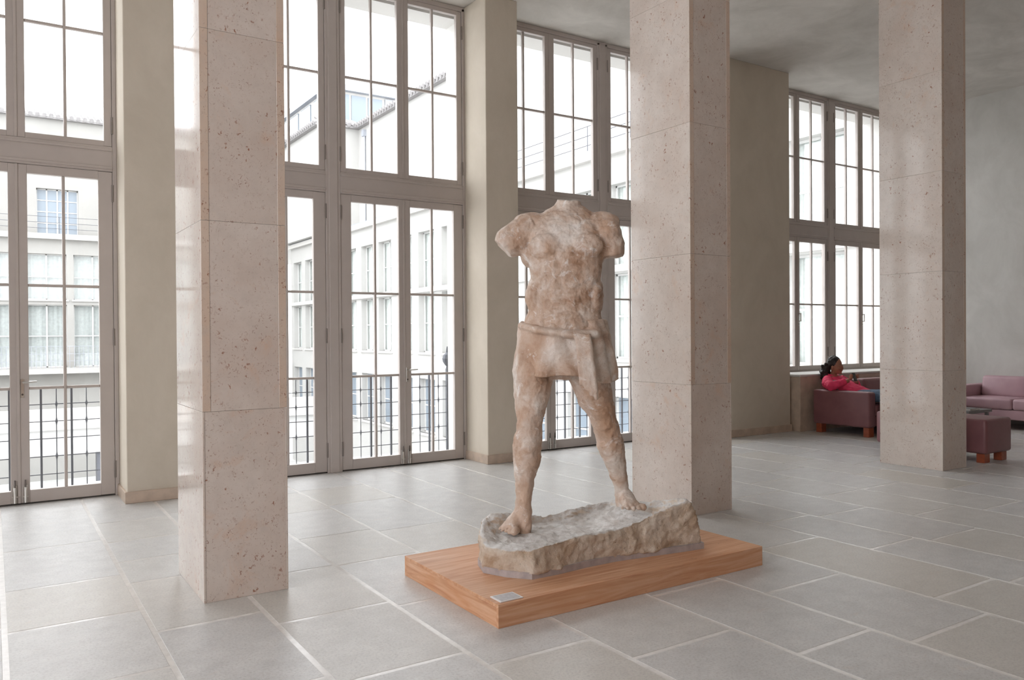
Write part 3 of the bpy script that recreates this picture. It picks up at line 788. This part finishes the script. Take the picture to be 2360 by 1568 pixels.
# ------------------------------------------------------------------ seating
def make_sofa(name, loc, rz, seats, width, label, leather, group):
    """local frame: x along the width, -y the open front, back at y = 0"""
    t = thing(name, loc, label, 'sofa', group); t.rotation_euler = (0, 0, rz)
    D, A = .93, .17
    def part(nm, mb, mat, par=t, sm=True):
        o = bpy.data.objects.new(nm, mb.mesh(nm)); COL.objects.link(o); o.data.materials.append(M[mat]); o.parent = par
        if sm: autosmooth(o, 50)
        return o
    part('base', MB().rbox(A, width-A, -D+.03, -.03, .15, .30, .012, 2), leather)
    for x in (0, width-A): part('arm', MB().rbox(x, x+A, -D, 0, .135, .645, .035, 4), leather)
    part('backrest', MB().rbox(A, width-A, -.20, 0, .15, .745, .03, 4), leather)
    sw = (width-2*A)/seats
    for i in range(seats):
        part('seat_cushion', MB().rbox(A+sw*i+.004, A+sw*(i+1)-.004, -D+.005, -.19, .30, .468, .04, 4), leather)
        m = MB(); m.rbox(A+sw*i+.006, A+sw*(i+1)-.006, -.36, -.20, .45, .785, .05, 4)
        # slope the cushion backwards
        m.v = [(x, y+(z-.45)*.18+(.02 if y < -.3 else 0)*0, z) for x, y, z in m.v]
        part('back_cushion', m, leather)
    for x in (.04, width-.16):
        for y in (-.10-.02, -D+.03):
            part('leg', MB().cbox(x, x+.12, y, y+.09, 0, .137, .004), 'cherry_wood', sm=False)
    return t
make_sofa('sofa', (10.40, 7.70, 0), 0, 3, 2.30, 'mauve leather sofa under the casement window where a person sits', 'leather', 'leather sofas of the seating group')
make_sofa('sofa', (13.87, 6.98+.02, 0), R_(-90), 3, 2.60, 'mauve leather sofa, light painted into its paler colour, against the bare end wall at right', 'lit_leather', 'leather sofas of the seating group')

def build_ottoman():
    t = thing('ottoman', (9.7, 5.33, 0), 'long dark mauve leather ottoman bench on wooden legs behind the right column', 'ottoman')
    autosmooth(MB().rbox(9.40, 9.98, 4.68, 6.03, .105, .50, .035, 4).build('upholstery', 'leather', t), 50)
    for x in (9.44, 9.82):
        for y in (4.72, 5.90): MB().cbox(x, x+.12, y, y+.09, 0, .107, .004).build('leg', 'cherry_wood', t)
    s = thing('low_table', (11.1, 5.86, 0), 'small dark grey low table between ottoman and paler sofa', 'table')
    MB().cbox(10.85, 11.45, 5.62, 6.15, .40, .44, .006).build('tabletop', 'table_grey', s)
    for x in (10.88, 11.38):
        for y in (5.65, 6.08): MB().cbox(x, x+.04, y, y+.04, 0, .40, .003).build('leg', 'table_grey', s)
    g = thing('magazine', (11.06, 5.80, .44), 'pale magazine lying on the low grey table', 'magazine')
    MB().cbox(10.96, 11.20, 5.66, 5.96, .44, .462, .002).build('pages', 'paper', g)
    MB().box(10.958, 11.202, 5.658, 5.962, .462, .4645).build('cover', 'table_grey', g)
build_ottoman()

# ------------------------------------------------------------------ seated person
def build_person():
    X = 10.77
    P = lambda dx, y, z: Vector((X+dx, y-.10, z))
    b = MB()
    hd = Vector((X, 7.555, .988))
    rt = Matrix.Rotation(R_(14), 3, 'X')
    b.ell(hd+Vector((0, .01, .02)), (.078, .098, .105), rt); b.ell(hd+Vector((0, -.035, -.045)), (.062, .066, .075), rt)     # skull, jaw
    b.ell(hd+Vector((0, -.102, -.02)), (.014, .020, .028)); b.ell(hd+Vector((0, -.092, -.066)), (.026, .014, .012)); b.ell(hd+Vector((0, -.075, -.105)), (.024, .022, .018))
    for s in (-1, 1):
        b.ell(hd+Vector((s*.078, .012, -.015)), (.010, .020, .030)); b.ell(hd+Vector((s*.032, -.085, .004)), (.016, .010, .009)); b.ell(hd+Vector((s*.038, -.07, -.04)), (.026, .024, .024))
    b.tube([(P(0, 7.67, .93), .048, .05), (P(0, 7.70, .86), .050, .053), (P(0, 7.71, .80), .07, .06)])
    b.tube([(P(0, 7.70, .82), .13, .08), (P(0, 7.66, .74), .17, .105), (P(0, 7.54, .64), .155, .115), (P(0, 7.40, .575), .155, .115), (P(0, 7.30, .555), .15, .10)])
    arms = {-1: [(P(-.17, 7.69, .775), .055, .055), (P(-.25, 7.62, .72), .052, .052), (P(-.335, 7.50, .70), .046, .046), (P(-.265, 7.42, .74), .040, .040), (P(-.12, 7.36, .785), .030, .030)],
            1: [(P(.17, 7.69, .775), .055, .055), (P(.25, 7.60, .68), .052, .052), (P(.26, 7.50, .64), .046, .046), (P(.18, 7.42, .70), .038, .038), (P(.04, 7.35, .77), .028, .028)]}
    for s in arms: b.tube(arms[s])
    # hands: palm, four fingers, thumb, closed round the phone
    for s, wx in ((-1, -.095), (1, .02)):
        w = P(wx, 7.352, .80); b.ell(w+Vector((-s*.0, -.010, .028)), (.036, .016, .040))
        for k in range(4):
            z = .008+.018*k; a = w+Vector((s*.030, -.012, .010+z))
            b.tube([(a, .0085, .0085), (a+Vector((-s*-.004, -.026, .004)), .0082, .0082), (a+Vector((-s*.018, -.036, .004)), .0078, .0078)], n=8)
        b.tube([(w+Vector((-s*.024, -.004, .02)), .010, .010), (w+Vector((-s*.030, -.022, .042)), .0092, .0092), (w+Vector((-s*.020, -.030, .058)), .008, .008)], n=8)
    # legs
    legs = {-1: [(P(-.085, 7.33, .545), .085, .08), (P(-.095, 7.05, .575), .082, .078), (P(-.09, 6.72, .585), .062, .062), (P(-.08, 6.70, .50), .058, .06), (P(-.07, 6.76, .30), .05, .055), (P(-.05, 6.80, .12), .036, .038), (P(-.05, 6.79, .06), .036, .045)],
            1: [(P(.095, 7.33, .545), .085, .08), (P(.12, 7.03, .57), .082, .078), (P(.13, 6.70, .575), .062, .062), (P(.13, 6.68, .49), .058, .06), (P(.13, 6.74, .30), .05, .055), (P(.13, 6.77, .12), .036, .038), (P(.13, 6.76, .06), .036, .045)]}
    for s in legs: b.tube(legs[s])
    for dx, y in ((-.05, 6.72), (.13, 6.70)):
        b.tube([(P(dx, y+.10, .045), .034, .036), (P(dx, y+.02, .05), .040, .040), (P(dx, y-.08, .036), .044, .026), (P(dx, y-.13, .03), .038, .018)])
    body = sculpt(b, .0055, 3, (), 'person')
    p = link('person', body, 'skin'); p['category'] = 'person'
    p['label'] = 'person in pink shirt and jeans with dark ponytail looking at a phone on the sofa'
    # hair: cap and ponytail of soft curls
    h = MB(); rr = random.Random(5)
    h.ell(hd+Vector((0, .040, .048)), (.098, .108, .108), rt)
    for i in range(46):
        th = rr.uniform(0, math.pi); ph = rr.uniform(-.2, 1.5)
        d = Vector((math.cos(th)*math.cos(ph), abs(math.sin(th))*math.cos(ph)*.9+.02, math.sin(ph)))
        h.ell(hd+Vector((0, .035, .04))+Vector((d.x*.088, d.y*.10, d.z*.10)), (.024, .024, .024), n=8, m=6)
    pts = [(7.755, 1.00, .055), (7.80, .955, .070), (7.81, .89, .076), (7.80, .82, .070), (7.79, .75, .055), (7.79, .70, .035)]
    h.tube([(P(-.05, y, z), r, r) for y, z, r in pts])
    for i in range(40):
        y, z, r = rr.choice(pts); a = rr.uniform(0, 6.28); h.ell(P(-.05+math.cos(a)*r, y+math.sin(a)*r*.8, z+rr.uniform(-.03, .03)), (.022, .022, .026), n=8, m=6)
    link('hair', sculpt(h, .007, 1, ((.02, .008),), 'hair'), 'hair', p)
    # shirt
    s = MB()
    s.tube([(P(0, 7.715, .835), .085, .070), (P(0, 7.71, .80), .155, .10), (P(0, 7.67, .735), .195, .128), (P(0, 7.55, .655), .19, .155), (P(0, 7.40, .590), .19, .160), (P(0, 7.26, .565), .18, .14), (P(0, 7.13, .575), .17, .085)])
    s.tube([(P(-.15, 7.70, .785), .075, .075), (P(-.26, 7.62, .735), .080, .080), (P(-.345, 7.50, .700), .074, .074), (P(-.285, 7.425, .735), .062, .062), (P(-.17, 7.385, .77), .047, .047)])
    s.tube([(P(.15, 7.70, .785), .075, .075), (P(.25, 7.60, .685), .074, .074), (P(.265, 7.50, .645), .064, .064), (P(.20, 7.43, .69), .054, .054), (P(.10, 7.385, .74), .044, .044)])
    link('shirt', sculpt(s, .009, 2, ((.05, .022),), 'shirt'), 'shirt', p)
    c = MB()
    for sx in (-1, 1): c.tube([(P(sx*.012, 7.665, .845), .016, .012), (P(sx*.06, 7.655, .84), .018, .014), (P(sx*.088, 7.70, .85), .016, .016), (P(sx*.06, 7.76, .86), .016, .014)], n=8)
    link('collar', sculpt(c, .006, 1, (), 'collar'), 'shirt', p)
    j = MB()
    for q in (-1, 1):
        L = legs[q]; j.tube([(v, a+.016, bb+.016) for v, a, bb in L[:5]]+[(L[5][0]+Vector((0, 0, .03)), .052, .054)])
    j.tube([(P(0, 7.40, .545), .15, .11), (P(0, 7.22, .55), .17, .105), (P(0, 7.12, .56), .15, .09)])
    link('jeans', sculpt(j, .009, 2, ((.05, .012),), 'jeans'), 'denim', p)
    for dx, y in ((-.05, 6.72), (.13, 6.70)):
        m = MB().rbox(X+dx-.046, X+dx+.046, y-.25, y+.03, .001, .018, .008, 2)
        m.tube([(P(dx-.046, y-.03, .02), .010, .018), (P(dx-.02, y-.035, .074), .008, .018), (P(dx+.02, y-.035, .074), .008, .018), (P(dx+.046, y-.03, .02), .010, .018)], n=8)
        m.build('sandal', 'sandal', p)
    # phone held in both hands
    ph = thing('phone', P(-.04, 7.30, .84), 'dark mobile phone held up in the seated person\'s hands', 'phone')
    m = MB().cbox(-.034, .034, -.004, .004, -.065, .065, .003); rp = Matrix.Rotation(R_(-22), 3, 'X')
    m.v = [tuple(rp @ Vector(v)+P(-.04, 7.318, .835)) for v in m.v]; m.build('case', 'phone_black', ph)
    m = MB().box(-.033, .033, .0046, .0052, -.060, .060); m.v = [tuple(rp @ Vector(v)+P(-.04, 7.318, .835)) for v in m.v]; m.build('screen', 'far_glass', ph)
build_person()
